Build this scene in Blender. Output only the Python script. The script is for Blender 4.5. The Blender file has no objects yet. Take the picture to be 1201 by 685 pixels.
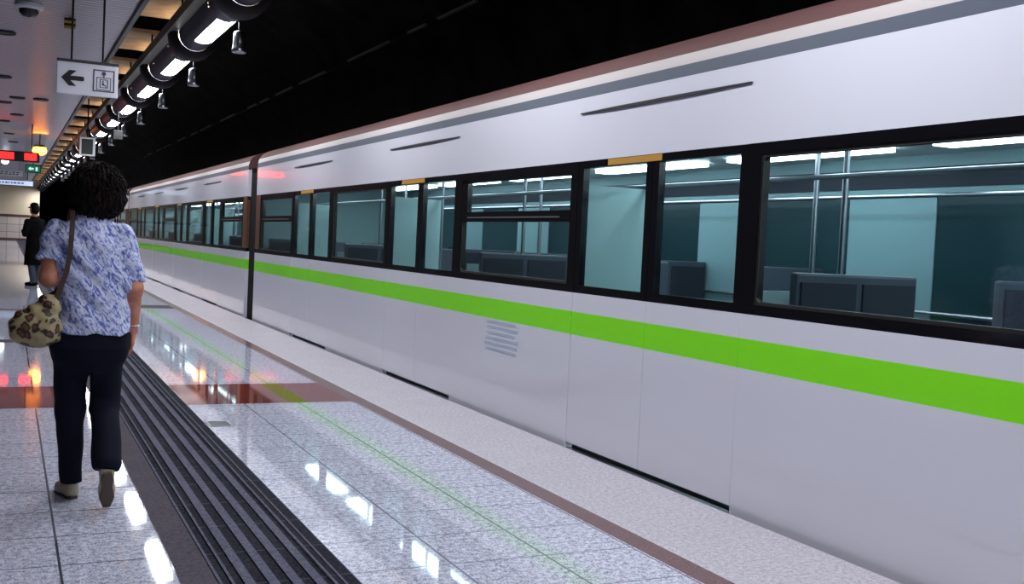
import bpy, bmesh, math, random
import numpy as np
from mathutils import Matrix, Vector
random.seed(7)
PI = math.pi
col = bpy.context.scene.collection
scn = bpy.context.scene

# ------------------------------------------------------------------ helpers
def S(r, g, b):
    f = lambda c: ((c/255)/12.92 if c/255 <= .04045 else (((c/255)+.055)/1.055)**2.4)
    return (f(r), f(g), f(b), 1.0)

def tag(o, label=None, cat=None, group=None, kind=None):
    if label: o['label'] = label
    if cat: o['category'] = cat
    if group: o['group'] = group
    if kind: o['kind'] = kind
    return o

def empty(name, loc, rz=0.0):
    o = bpy.data.objects.new(name, None); col.objects.link(o)
    o.location = loc; o.rotation_euler = (0, 0, rz); o.empty_display_size = .1
    return o

def thing(name, label, cat, loc=(0, 0, 0), rz=0.0, group=None):
    return tag(empty(name, loc, rz), label, cat, group)

def copy_tree(o, parent=None):
    c = o.copy(); col.objects.link(c)
    if parent: c.parent = parent
    for ch in [x for x in col.objects if x.parent == o]:
        copy_tree(ch, c)
    return c

class MB:
    """collects shapes, builds ONE mesh object"""
    def __init__(s): s.v = []; s.f = []; s.sm = []
    def add(s, vs, fs, smooth=False):
        n = len(s.v); s.v += [tuple(v) for v in vs]
        s.f += [tuple(i+n for i in f) for f in fs]; s.sm += [smooth]*len(fs)
        return s
    def box(s, x0, x1, y0, y1, z0, z1):
        v = [(x0,y0,z0),(x1,y0,z0),(x1,y1,z0),(x0,y1,z0),(x0,y0,z1),(x1,y0,z1),(x1,y1,z1),(x0,y1,z1)]
        return s.add(v, [(3,2,1,0),(4,5,6,7),(0,1,5,4),(1,2,6,5),(2,3,7,6),(3,0,4,7)])
    def tube(s, pts, r, n=12, caps=True):
        pts = [Vector(p) for p in pts]; rs = r if hasattr(r, '__len__') else [r]*len(pts)
        vs = []; ref = None
        for i, p in enumerate(pts):
            t = (pts[min(i+1, len(pts)-1)]-pts[max(i-1, 0)]).normalized()
            if ref is None:
                ref = Vector((0, 0, 1)) if abs(t.z) < .9 else Vector((1, 0, 0))
            a = (ref-t*ref.dot(t)).normalized(); b = t.cross(a); ref = a
            for k in range(n):
                w = 2*PI*k/n; vs.append(p+(a*math.cos(w)+b*math.sin(w))*rs[i])
        fs = []
        for i in range(len(pts)-1):
            for k in range(n):
                k2 = (k+1) % n; fs.append((i*n+k, i*n+k2, (i+1)*n+k2, (i+1)*n+k))
        s.add(vs, fs, True)
        if caps:
            s.add(vs[:n], [tuple(range(n))[::-1]]); s.add(vs[-n:], [tuple(range(n))])
        return s
    def lathe(s, prof, c=(0, 0, 0), axis='z', n=24):
        vs = []; fs = []
        for (r, h) in prof:
            for k in range(n):
                w = 2*PI*k/n; x, y = r*math.cos(w), r*math.sin(w)
                p = (x, y, h) if axis == 'z' else ((x, h, -y) if axis == 'y' else (h, x, y))
                vs.append((p[0]+c[0], p[1]+c[1], p[2]+c[2]))
        for i in range(len(prof)-1):
            for k in range(n):
                k2 = (k+1) % n; fs.append((i*n+k, i*n+k2, (i+1)*n+k2, (i+1)*n+k))
        return s.add(vs, fs, True)
    def prism(s, poly, a0, a1, plane='xz'):
        """extrude a 2-D polygon; plane xz -> along y, xy -> along z, yz -> along x"""
        def P(p, h):
            return (p[0], h, p[1]) if plane == 'xz' else ((p[0], p[1], h) if plane == 'xy' else (h, p[0], p[1]))
        n = len(poly); vs = [P(p, a0) for p in poly]+[P(p, a1) for p in poly]
        fs = [tuple(range(n))[::-1], tuple(range(n, 2*n))]+[(i, (i+1) % n, n+(i+1) % n, n+i) for i in range(n)]
        return s.add(vs, fs)
    def strip(s, prof, a0, a1, smooth=True):
        """open profile in xz swept along y (a sheet)"""
        n = len(prof); vs = [(p[0], a0, p[1]) for p in prof]+[(p[0], a1, p[1]) for p in prof]
        return s.add(vs, [(i, i+1, n+i+1, n+i) for i in range(n-1)], smooth)
    def build(s, name, mat, parent=None, loc=None, fix=True, bevel=0):
        me = bpy.data.meshes.new(name); me.from_pydata(s.v, [], s.f)
        me.polygons.foreach_set('use_smooth', s.sm); me.update()
        if fix or bevel:
            bm = bmesh.new(); bm.from_mesh(me)
            bmesh.ops.recalc_face_normals(bm, faces=bm.faces)
            if bevel:
                bmesh.ops.bevel(bm, geom=[e for e in bm.edges if len(e.link_faces) == 2 and e.calc_face_angle(0) > .6], offset=bevel, segments=2, affect='EDGES', profile=.6)
            bm.to_mesh(me); bm.free()
        o = bpy.data.objects.new(name, me); col.objects.link(o)
        if mat: me.materials.append(mat)
        if parent: o.parent = parent
        if loc: o.location = loc
        return o

# ------------------------------------------------------------------ materials
def mat(name, color, rough=.5, metal=0.0, spec=.5, coat=0.0, emis=None, es=0.0):
    m = bpy.data.materials.new(name); m.use_nodes = True
    b = m.node_tree.nodes['Principled BSDF']
    b.inputs['Base Color'].default_value = color
    b.inputs['Roughness'].default_value = rough; b.inputs['Metallic'].default_value = metal
    b.inputs['Specular IOR Level'].default_value = spec
    b.inputs['Coat Weight'].default_value = coat; b.inputs['Coat Roughness'].default_value = .04
    if emis:
        b.inputs['Emission Color'].default_value = emis; b.inputs['Emission Strength'].default_value = es
    return m

class NT:
    def __init__(s, m): s.t = m.node_tree; s.b = s.t.nodes['Principled BSDF']
    def n(s, typ, **kw):
        nd = s.t.nodes.new(typ)
        for k, v in kw.items(): setattr(nd, k, v)
        return nd
    def l(s, a, b): s.t.links.new(a, b)
    def math(s, op, a, b=None, c=None):
        nd = s.n('ShaderNodeMath', operation=op)
        for i, x in enumerate((a, b, c)):
            if x is None: continue
            if isinstance(x, (int, float)): nd.inputs[i].default_value = x
            else: s.l(x, nd.inputs[i])
        return nd.outputs[0]
    def mix(s, fac, a, b):
        nd = s.n('ShaderNodeMix', data_type='RGBA')
        for i, x in ((0, fac), (6, a), (7, b)):
            if isinstance(x, (tuple, float, int)): nd.inputs[i].default_value = x
            else: s.l(x, nd.inputs[i])
        return nd.outputs[2]
    def noise(s, scale, detail=2.0, rough=.5, vec=None, dist=0.0):
        nd = s.n('ShaderNodeTexNoise'); nd.inputs['Scale'].default_value = scale
        nd.inputs['Detail'].default_value = detail; nd.inputs['Roughness'].default_value = rough; nd.inputs['Distortion'].default_value = dist
        if vec is not None: s.l(vec, nd.inputs['Vector'])
        return nd.outputs['Fac']
    def ramp(s, fac, stops, interp='LINEAR'):
        nd = s.n('ShaderNodeValToRGB'); nd.color_ramp.interpolation = interp
        e = nd.color_ramp.elements
        while len(e) < len(stops): e.new(.5)
        for k, (p, c) in enumerate(stops): e[k].position = p; e[k].color = c
        s.l(fac, nd.inputs['Fac']); return nd.outputs['Color']
    def bump(s, h, strength=.1, dist=.01):
        nd = s.n('ShaderNodeBump'); nd.inputs['Strength'].default_value = strength; nd.inputs['Distance'].default_value = dist
        s.l(h, nd.inputs['Height']); s.l(nd.outputs[0], s.b.inputs['Normal'])
    def pos(s): return s.n('ShaderNodeTexCoord').outputs['Object']

def granite(name, lo, hi, rough=.1, scale=130, grid=None, spec=.5, bumpy=.02, joint=S(72, 72, 82)):
    m = mat(name, hi, rough, spec=spec); t = NT(m); p = t.pos()
    a = t.noise(scale, 3, .65, p); b = t.noise(scale*.28, 2, .6, p); c = t.noise(1.3, 2, .5, p)
    f = t.math('ADD', t.math('MULTIPLY', a, .62), t.math('MULTIPLY', b, .38))
    cc = t.ramp(f, [(.42, lo), (.57, hi)])
    # slight slab-to-slab difference and wear
    cc = t.mix(t.math('MULTIPLY', c, .22), cc, lo)
    if grid:
        y0, py, xs = grid
        sep = t.n('ShaderNodeSeparateXYZ'); t.l(p, sep.inputs[0])
        fy = t.math('FRACT', t.math('DIVIDE', t.math('SUBTRACT', sep.outputs[1], y0-100*py), py))
        dy = t.math('MINIMUM', fy, t.math('SUBTRACT', 1.0, fy))
        ly = t.math('LESS_THAN', dy, .0045/py)
        if isinstance(xs, tuple):
            fx = t.math('FRACT', t.math('DIVIDE', t.math('SUBTRACT', sep.outputs[0], xs[0]-100*xs[1]), xs[1]))
            dx = t.math('MINIMUM', fx, t.math('SUBTRACT', 1.0, fx)); lx = t.math('LESS_THAN', dx, .0055/xs[1])
            ly = t.math('MAXIMUM', ly, lx)
        cc = t.mix(ly, cc, joint)
    t.l(cc, t.b.inputs['Base Color'])
    r = t.math('ADD', rough*.7, t.math('MULTIPLY', t.noise(3.0, 3, .6, p), rough*.6)); t.l(r, t.b.inputs['Roughness'])
    t.bump(t.noise(7.0, 2, .5, p), bumpy, .004)
    return m

GR_LO, GR_HI = S(124, 124, 144), S(222, 222, 240)
M = {}
M['tile_l'] = granite('granite tiles', GR_LO, GR_HI, .04, 120, (4.64, .443, (.229, .4315)))
M['tile_r'] = granite('granite tiles right', GR_LO, GR_HI, .04, 120, (4.64, .443, (1.79, .457)), joint=S(118, 118, 132))
M['edge'] = granite('edge granite', S(148, 142, 153), S(210, 204, 214), .4, 150)
M['brown'] = granite('brown granite', S(84, 56, 58), S(122, 88, 88), .2, 160)
M['red'] = granite('red granite', S(88, 30, 26), S(124, 52, 44), .04, 60, None)
M['tact_side'] = granite('tactile border', S(60, 54, 64), S(88, 80, 90), .85, 160, (4.64, .443, None), .1)
M['tact_dark'] = granite('tactile black granite', S(16, 16, 22), S(48, 48, 60), .9, 170, (4.64, .443, None), .06)
M['tact_rib'] = granite('tactile rib', S(64, 64, 78), S(100, 100, 118), .85, 170, None, .08)
M['black'] = mat('black', S(14, 14, 16), .6)
M['void'] = mat('tunnel lining', S(14, 17, 17), .9, spec=.1)
NTm = NT(M['void']); NTm.l(NTm.ramp(NTm.noise(1.2, 4, .6, NTm.pos()), [(.35, S(10, 11, 12)), (.75, S(34, 38, 36))]), NTm.b.inputs['Base Color'])
M['slat'] = mat('ceiling slat', S(160, 155, 158), .3, .75)
M['tan'] = mat('tan panel', S(236, 204, 160), .6)
NTm = NT(M['tan']); NTm.l(NTm.ramp(NTm.noise(2.2, 3, .6, NTm.pos()), [(.3, S(206, 170, 128)), (.7, S(240, 212, 172))]), NTm.b.inputs['Base Color'])
M['grey_dk'] = mat('dark grey paint', S(52, 52, 54), .5)
M['olive'] = mat('grey channel', S(98, 96, 84), .5)
M['hood'] = mat('lamp housing', S(52, 52, 64), .5, .0, .3)
M['ring'] = mat('lamp collar', S(34, 30, 33), .65, .0, .2)
M['up'] = mat('added warm glow strip', S(255, 214, 160), .5, emis=S(255, 224, 186), es=5)  # glow of a strip added to brighten the tan ceiling panels
M['diff'] = mat('lit diffuser', (1, 1, 1, 1), .4, emis=(.93, .96, 1, 1), es=58)
M['steel'] = mat('brushed steel', S(176, 180, 190), .28, 1.0)
M['white'] = mat('white enamel', S(222, 224, 230), .4)
M['sign'] = mat('sign face', S(226, 226, 240), .45)
M['ink'] = mat('sign black', S(14, 14, 18), .5)
M['pict'] = mat('pictogram grey', S(70, 70, 88), .5)
M['cream'] = mat('cream plaster', S(226, 208, 180), .7)
M['wtile'] = mat('white wall tile', S(220, 206, 198), .25)
NTm = NT(M['wtile'])
br = NTm.n('ShaderNodeTexBrick'); br.offset = 0.0
br.inputs['Color1'].default_value = S(224, 210, 202); br.inputs['Color2'].default_value = S(214, 200, 192); br.inputs['Mortar'].default_value = S(150, 134, 128)
br.inputs['Scale'].default_value = 1.0; br.inputs['Brick Width'].default_value = .9; br.inputs['Row Height'].default_value = .6; br.inputs['Mortar Size'].default_value = .02
mp = NTm.n('ShaderNodeMapping'); mp.inputs['Rotation'].default_value = (PI/2, 0, 0); NTm.l(NTm.pos(), mp.inputs[0]); NTm.l(mp.outputs[0], br.inputs['Vector']); NTm.l(br.outputs[0], NTm.b.inputs['Base Color'])
M['brownwall'] = mat('brown trim', S(92, 52, 42), .4)
# train
M['body'] = mat('train white paint', S(216, 216, 228), .2, coat=.6)
M['green'] = mat('train green stripe', S(132, 232, 34), .25, coat=.5)
M['tgrey'] = mat('train grey stripe', S(84, 90, 104), .5, spec=.2)
M['roof'] = mat('train roof edge', S(96, 66, 66), .7, spec=.2)
M['cantrail'] = mat('train cant rail', S(186, 178, 178), .6, spec=.2)
M['frame'] = mat('window band black', S(14, 14, 18), .16, coat=.3)
M['rubber'] = mat('black rubber', S(18, 17, 18), .6)
M['pillar'] = mat('end pillar with painted reflection', S(84, 58, 44), .35)  # black pillars, orange reflection painted in as a brown base colour
M['seam'] = mat('seam', S(60, 60, 66), .6)
M['under'] = mat('underframe', S(52, 53, 60), .6)
M['ochre'] = mat('ochre sticker', S(178, 128, 44), .5)
M['tin'] = mat('interior panel', S(150, 178, 184), .5)
M['tinfar'] = mat('interior far panel', S(122, 154, 162), .5)
M['screen'] = mat('frosted partition', S(166, 196, 200), .35)
M['seat'] = mat('seat shell', S(70, 78, 92), .45)
M['seatpad'] = mat('seat cushion', S(40, 44, 58), .8)
M['tfloor'] = mat('train floor', S(70, 72, 78), .5)
M['tlight'] = mat('train strip light', (1, 1, 1, 1), .4, emis=(.86, .97, 1, 1), es=14)
M['logo'] = mat('marking blue grey', S(172, 184, 202), .4)
M['cable'] = mat('tray grey', S(128, 128, 122), .5)
M['ballast'] = mat('track bed', S(34, 32, 32), .9)
def glassmat(name, tint, ior=1.45):
    m = bpy.data.materials.new(name); m.use_nodes = True; t = m.node_tree; t.nodes.clear()
    o = t.nodes.new('ShaderNodeOutputMaterial'); mx = t.nodes.new('ShaderNodeMixShader')
    tr = t.nodes.new('ShaderNodeBsdfTransparent'); tr.inputs[0].default_value = tint
    gl = t.nodes.new('ShaderNodeBsdfGlossy'); gl.inputs['Roughness'].default_value = .03
    fr = t.nodes.new('ShaderNodeFresnel'); fr.inputs[0].default_value = ior
    t.links.new(fr.outputs[0], mx.inputs[0]); t.links.new(tr.outputs[0], mx.inputs[1]); t.links.new(gl.outputs[0], mx.inputs[2]); t.links.new(mx.outputs[0], o.inputs[0])
    return m
M['glass'] = glassmat('tinted window glass', (.41, .51, .53, 1))
# lit things
M['led'] = mat('red display', S(60, 4, 4), .4, emis=S(255, 24, 24), es=2.6)
NTm = NT(M['led'])
sep = NTm.n('ShaderNodeSeparateXYZ'); NTm.l(NTm.pos(), sep.inputs[0])
fx = NTm.math('FRACT', NTm.math('MULTIPLY', sep.outputs[0], 24.0)); e = NTm.math('ADD', 1.2, NTm.math('MULTIPLY', NTm.math('GREATER_THAN', fx, .3), 3.2)); NTm.l(e, NTm.b.inputs['Emission Strength'])
M['amber'] = mat('amber beacon lens', S(255, 150, 30), .3, emis=S(255, 138, 26), es=34)
M['exit'] = mat('green exit sign', S(6, 60, 46), .4, emis=S(10, 110, 84), es=.5)
M['exitw'] = mat('exit sign symbol', S(200, 240, 220), .4, emis=S(190, 240, 220), es=.7)
M['lbox'] = mat('light box face', S(180, 190, 215), .4, emis=S(190, 205, 240), es=.55)
M['ltext'] = mat('light box lettering', S(110, 124, 150), .4, emis=S(110, 124, 150), es=.2)
M['bulb'] = mat('lit globe', (1, 1, 1, 1), .4, emis=(.85, .94, 1, 1), es=5)
M['yellow'] = mat('warning yellow', S(190, 160, 60), .5)
M['dome'] = mat('smoked dome', S(24, 24, 28), .12)
M['farwin'] = mat('far window', S(34, 58, 66), .12)
M['mirror'] = mat('monitor frame', S(198, 200, 206), .4)
# people
M['skin'] = mat('skin', S(190, 122, 96), .5)
NTm = NT(M['skin']); NTm.l(NTm.ramp(NTm.noise(14, 3, .6, NTm.pos()), [(.3, S(168, 98, 74)), (.7, S(204, 140, 114))]), NTm.b.inputs['Base Color'])
M['hair'] = mat('dark hair', S(20, 13, 15), .75, spec=.15)
NTm = NT(M['hair'])
mp = NTm.n('ShaderNodeMapping'); mp.inputs['Scale'].default_value = (1, 1, .22); NTm.l(NTm.pos(), mp.inputs[0])
NTm.l(NTm.ramp(NTm.noise(70, 4, .7, mp.outputs[0]), [(.4, S(5, 3, 4)), (.58, S(16, 8, 10)), (.70, S(74, 24, 34))]), NTm.b.inputs['Base Color'])
M['blouse'] = mat('blouse cotton', S(200, 206, 232), .85)
NTm = NT(M['blouse'])
rt = NTm.n('ShaderNodeMapping'); rt.inputs['Rotation'].default_value = (0, math.radians(-58), 0); NTm.l(NTm.pos(), rt.inputs[0])
mp = NTm.n('ShaderNodeMapping'); mp.inputs['Scale'].default_value = (.8, .8, 2.6); NTm.l(rt.outputs[0], mp.inputs[0])
n1 = NTm.noise(25, 5, .62, mp.outputs[0], 1.2); n2 = NTm.noise(60, 3, .6, NTm.pos())
f = NTm.math('ADD', NTm.math('MULTIPLY', n1, .74), NTm.math('MULTIPLY', n2, .26))
NTm.l(NTm.ramp(f, [(.38, S(66, 78, 150)), (.45, S(108, 120, 184)), (.50, S(176, 182, 220)), (.58, S(214, 216, 236)), (.66, S(146, 146, 172))]), NTm.b.inputs['Base Color'])
M['navy'] = mat('navy trousers', S(8, 10, 28), .9, spec=.2)
M['shoe'] = mat('beige shoe', S(176, 164, 146), .6)
M['sole'] = mat('shoe sole', S(84, 70, 58), .7)
M['strap'] = mat('brown strap', S(52, 26, 23), .6)
M['leopard'] = mat('leopard print', S(150, 130, 92), .55)
NTm = NT(M['leopard'])
vo = NTm.n('ShaderNodeTexVoronoi'); vo.inputs['Scale'].default_value = 22; vo.inputs['Randomness'].default_value = 1
ns = NTm.n('ShaderNodeTexNoise'); ns.inputs['Scale'].default_value = 20; NTm.l(NTm.pos(), ns.inputs['Vector'])
vm = NTm.n('ShaderNodeVectorMath', operation='MULTIPLY_ADD'); NTm.l(ns.outputs['Color'], vm.inputs[0]); vm.inputs[1].default_value = (.06, .06, .06); NTm.l(NTm.pos(), vm.inputs[2]); NTm.l(vm.outputs[0], vo.inputs['Vector'])
NTm.l(NTm.ramp(vo.outputs['Distance'], [(.0, S(112, 70, 44)), (.24, S(96, 58, 36)), (.3, S(34, 22, 18)), (.45, S(40, 26, 20)), (.50, S(142, 126, 92)), (.9, S(170, 154, 118))]), NTm.b.inputs['Base Color'])
M['mblack'] = mat('black cloth', S(7, 7, 9), .95, spec=.1)
M['jeans'] = mat('grey blue jeans', S(52, 58, 74), .9)
M['eye'] = mat('eye', S(230, 226, 220), .2)
M['iris'] = mat('iris', S(40, 26, 20), .2)
M['lip'] = mat('lips', S(150, 74, 70), .5)
M['silver'] = mat('silver', S(226, 226, 230), .25, .8)

# ------------------------------------------------------------------ camera
yaw, pitch, roll, FL, HC = .447699, .0438472, .0479119, 1239.2, 1.40
fw = Vector((math.sin(yaw)*math.cos(pitch), math.cos(yaw)*math.cos(pitch), -math.sin(pitch)))
rt0 = Vector((math.cos(yaw), -math.sin(yaw), 0)); up0 = rt0.cross(fw)
rg = rt0*math.cos(roll)+up0*math.sin(roll); up = -rt0*math.sin(roll)+up0*math.cos(roll)
cd = bpy.data.cameras.new('camera'); cam = bpy.data.objects.new('camera', cd); col.objects.link(cam)
cam.matrix_world = Matrix(((rg.x, up.x, -fw.x, 0), (rg.y, up.y, -fw.y, 0), (rg.z, up.z, -fw.z, HC), (0, 0, 0, 1)))
cd.sensor_fit = 'HORIZONTAL'; cd.sensor_width = 36; cd.lens = FL/1201*36; cd.clip_end = 400; cd.clip_start = .05
scn.camera = cam

# ------------------------------------------------------------------ the setting
YA, YB = -9.0, 92.0
XE = 3.58          # platform edge
XT = 3.64          # train side plane
def struct(name, mb, m, **k):
    return tag(mb.build(name, m, **k), kind='structure')
RED0, RED1 = 8.70, 9.86
def slab(mb, x0, x1, y0, y1): return mb.box(x0, x1, y0, y1, -.25, 0)
fl = MB()
for a, b in ((YA, RED0), (RED1, 13.5), (13.85, 18.4), (18.75, YB)): slab(fl, -8, .66, a, b)
struct('floor', fl, M['tile_l'], fix=False)
fl = MB()
for a, b in ((YA, RED0), (RED1, 19.4), (20.2, YB)): slab(fl, 1.335, 2.718, a, b)
struct('floor_right', fl, M['tile_r'], fix=False)
fl = MB(); slab(fl, -8, .66, RED0, RED1); slab(fl, 1.335, 2.718, RED0, RED1); slab(fl, -8, .66, 18.4, 18.75)
struct('floor_band', fl, M['red'], fix=False)
fl = MB(); slab(fl, -8, .66, 13.5, 13.85); slab(fl, 1.335, 2.718, 19.4, 20.2)
struct('floor_inlay', fl, M['tact_side'], fix=False)
fl = MB(); slab(fl, 2.718, 2.85, YA, YB)
struct('floor_stripe', fl, M['brown'], fix=False)
fl = MB(); slab(fl, 2.85, XE-.05, YA, YB)
struct('floor_edge', fl, M['edge'], fix=False)
fl = MB().box(XE-.05, XE, YA, YB, -.05, 0).box(XE-.25, XE-.02, YA, YB, -1.3, -.05)
struct('platform_edge', fl, M['edge'], fix=False)
# tactile path: smooth borders, dark bed, raised ribs
fl = MB(); slab(fl, .66, .795, YA, YB); struct('floor_path_border', fl, M['tact_side'], fix=False)
fl = MB().box(.795, 1.335, YA, YB, -.25, -.004); slab(fl, 1.225, 1.335, YA, YB)
struct('floor_path', fl, M['tact_dark'], fix=False)
fl = MB()
x = .795
for gap, w in ((.0, .018), (.028, .018), (.03, .047), (.045, .047), (.042, .047), (.042, .045), (.024, .018), (.022, .016)):
    x += gap
    fl.prism([(x, -.02), (x+w, -.02), (x+w-.003, .0035), (x+.003, .0035)], YA, YB); x += w
struct('floor_path_rib', fl, M['tact_rib'])
struct('ground', MB().box(XE-.2, 8.5, YA, YB+20, -1.5, -1.3), M['ballast'])
# walls
struct('wall_far', MB().box(-8, 2.3, YB, YB+.3, 1.98, 4.7), M['cream'])
struct('wall_far_lower', MB().box(-8, 2.3, YB-.02, YB+.3, 0, 1.8), M['wtile'])
struct('trim_1', MB().box(-8, 2.3, YB-.06, YB+.3, 1.8, 1.98), M['brownwall'])
struct('baseboard_far', MB().box(-8, 2.3, YB-.06, YB, 0, .12), M['brownwall'])
struct('wall_left', MB().box(-8.2, -8, YA, YB, 0, 4.7), M['grey_dk'])
vault = [(7.6, -1.4), (7.75, 1.0), (7.7, 3.2), (7.3, 4.7), (6.4, 5.9), (5.2, 6.5), (3.8, 6.7), (2.75, 6.7)]
vault += [(p[0]+(.2 if i < 4 else 0), p[1]+(.2 if i >= 4 else 0)) for i, p in reversed(list(enumerate(vault)))]
struct('wall_right', MB().prism(vault, YA, YB+20), M['void'])
struct('wall_back', MB().box(-8.2, 8, YA-.2, YA, -1.5, 6.9), M['void'])
struct('wall_tunnel', MB().box(2.3, 8, YB+20, YB+20.2, -1.5, 6.9), M['void'])
# ceiling: round metal slats that run across the platform
ZC = 4.35
pr = []; y = YA; pitch_s = .16
while y < YB:
    for k in range(6):
        a = PI*k/5; pr.append((y+.075-.07*math.cos(a), ZC+.035-.035*math.sin(a)))
    y += pitch_s
cl = MB()
nn = len(pr); cl.add([(-8, p[0], p[1]) for p in pr]+[(1.5, p[0], p[1]) for p in pr], [(i, i+1, nn+i+1, nn+i) for i in range(nn-1)], True)
struct('ceiling', cl, M['slat'], fix=False)
struct('ceiling_slab', MB().box(-8.2, 2.75, YA, YB, 5.6, 5.8), M['void'])
struct('trim_2', MB().box(1.5, 1.56, YA, YB, 4.28, 4.75), M['grey_dk'])
# tan panels between the slat ceiling and the edge lights, with dark gaps
cp = MB(); k = -6
while 12.2+3.48*k < YB:
    y0 = 12.2+3.48*k
    cp.box(1.58, 2.74, y0, y0+2.0, 4.72, 4.78); k += 1
struct('ceiling_panel', cp, M['tan'], fix=False)
struct('ceiling_fascia', MB().box(2.72, 2.80, YA, YB, 4.78, 6.7), M['void'])
# ------------------------------------------------------------------ edge lights
ORD = ['first', 'second', 'third', 'fourth', 'fifth', 'sixth', 'seventh', 'eighth', 'ninth', 'tenth', 'eleventh', 'twelfth', 'thirteenth', 'fourteenth', 'fifteenth', 'sixteenth', 'seventeenth', 'eighteenth', 'nineteenth', 'twentieth', 'twenty-first', 'twenty-second', 'twenty-third', 'twenty-fourth', 'twenty-fifth', 'twenty-sixth', 'twenty-seventh', 'twenty-eighth', 'twenty-ninth', 'thirtieth']
PITCH = 3.48; DC = .24; DL_ = .87; LX, LZ, LR = 2.33, 4.15, .23
def make_tube_light():
    t = thing('tube_light', 'x', 'ceiling light')
    # housing: tube open at the bottom where the diffuser sits
    hs = MB(); HA = 29; arc = [math.radians(-90+HA+(360-2*HA)*i/28) for i in range(29)]
    prof = [(LR*math.cos(a), LR*math.sin(a)) for a in arc]
    hs.strip(prof, DC-DL_, DC+DL_)
    full = [(LR*math.cos(2*PI*i/28), LR*math.sin(2*PI*i/28)) for i in range(29)]
    hs.strip(full, -PITCH/2+.05, DC-DL_); hs.strip(full, DC+DL_, PITCH/2-.003)
    # recess around the diffuser
    for s in (-1, 1):
        xx = s*LR*math.sin(math.radians(HA)); zz = -LR*math.cos(math.radians(HA))
        hs.add([(xx, DC-DL_, zz), (xx, DC+DL_, zz), (xx*.92, DC+DL_, zz+.03), (xx*.92, DC-DL_, zz+.03)], [(0, 1, 2, 3)])
        cap = [(LR*math.sin(math.radians(-HA+2*HA*i/8)), -LR*math.cos(math.radians(-HA+2*HA*i/8))) for i in range(9)]
        hs.add([(p[0], DC+s*DL_, p[1]) for p in cap], [tuple(range(9))])
    hs.build('housing', M['hood'], t, fix=False)
    df = MB(); w = LR*math.sin(math.radians(HA-1.5)); z = -LR*math.cos(math.radians(HA))+.012
    df.strip([(w*math.sin(math.radians(a)), z-.03*math.cos(math.radians(a))) for a in (-90, -60, -30, 0, 30, 60, 90)], DC-DL_+.02, DC+DL_-.02)
    df.build('diffuser', M['diff'], t)
    MB().lathe([(.235, -.24), (.31, -.22), (.335, -.12), (.335, .10), (.31, .2), (.25, .24)], (0, -PITCH/2+.243, 0), 'y', 28).build('collar', M['ring'], t)
    MB().box(-.36, -.22, -PITCH/2+.002, PITCH/2-.002, .02, .16).build('cable_channel', M['olive'], t)
    MB().box(-.05, .05, -.6, 1.1, LR-.004, LR+.006).build('added_glow', M['up'], t)  # added glowing strip on the tube top, lights the tan panels
    for yy in (-PITCH/2+.243,):
        for xx in (-.16, .16):
            MB().tube([(xx, yy, .28), (xx, yy, 1.42)], .014, 8).build('hanger_rod', M['ring'], t)
    return t
lamp0 = make_tube_light(); k0 = -6; lamps = []
for k in range(k0, 23):
    o = lamp0 if k == k0 else copy_tree(lamp0)
    o.location = (LX, 13.78+PITCH*k, LZ)
    if k < -1:
        o['label'] = 'tube light above the near platform edge, %s back from the first in view' % ORD[-k-2]
    else:
        o['label'] = 'lit dark tube light over the platform edge, %s of the row counted from the camera' % ORD[k+1]
    o['group'] = 'tube lights over the platform edge'
def make_speaker():
    t = thing('pendant_loudspeaker', 'x', 'loudspeaker')
    MB().tube([(0, 0, .12), (0, 0, .2615)], .018, 10).build('stem', M['ring'], t)
    MB().lathe([(.0, .135), (.04, .135), (.062, .125), (.07, .11), (.074, .0), (.082, -.07), (.086, -.075), (.086, -.12), (.078, -.125), (.0, -.11)], n=24).build('horn', M['steel'], t)
    return t
sp0 = make_speaker()
for k in range(0, 14):
    o = sp0 if k == 0 else copy_tree(sp0)
    o.location = (2.49, 13.15+PITCH*k, 3.70)
    o['label'] = 'silver bell shaped loudspeaker hanging under the edge lights, %s from the camera' % ORD[k]
    o['group'] = 'loudspeakers under the edge lights'
# ------------------------------------------------------------------ hanging signs
t = thing('hanging_sign', 'white hanging sign with black left arrow and lift pictogram', 'sign', (.86, 14.2, 3.2))
W2, H2 = .352, .195
MB().box(-W2, W2, 0, .06, -H2, H2).build('sign_panel', M['sign'], t, bevel=.006)
MB().box(-W2-.004, W2+.004, -.004, .064, H2, H2+.035).build('top_rail', M['grey_dk'], t)
ar = MB()
ar.prism([(-.305, .0), (-.215, .095), (-.13, .095), (-.2, .028), (-.058, .028), (-.042, .018), (-.042, -.018), (-.058, -.028), (-.2, -.028), (-.13, -.095), (-.215, -.095)], -.004, -.0005)
ar.build('arrow', M['ink'], t)
pc = MB(); cx = .185
def frame_rect(mb, x0, x1, z0, z1, w):
    mb.box(x0, x1, -.004, -.0005, z0, z0+w); mb.box(x0, x1, -.004, -.0005, z1-w, z1)
    mb.box(x0, x0+w, -.004, -.0005, z0+w, z1-w); mb.box(x1-w, x1, -.004, -.0005, z0+w, z1-w)
frame_rect(pc, cx-.125, cx+.125, -.135, .135, .014)
pc.box(cx-.085, cx+.085, -.004, -.0005, .035, .043); pc.box(cx-.085, cx-.077, -.004, -.0005, -.105, .035); pc.box(cx+.077, cx+.085, -.004, -.0005, -.105, .035); pc.box(cx-.085, cx+.085, -.004, -.0005, -.113, -.105)
pc.add([(cx+.024*math.cos(2*PI*i/18), -.004, .09+.024*math.sin(2*PI*i/18)) for i in range(18)], [tuple(range(18))])
pc.box(cx-.006, cx+.006, -.004, -.0005, .043, .07)
frame_rect(pc, cx-.045, cx+.05, -.085, .02, .008)
pc.add([(cx-.008+.01*math.cos(2*PI*i/14), -.005, -.005+.01*math.sin(2*PI*i/14)) for i in range(14)], [tuple(range(14))])
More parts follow.
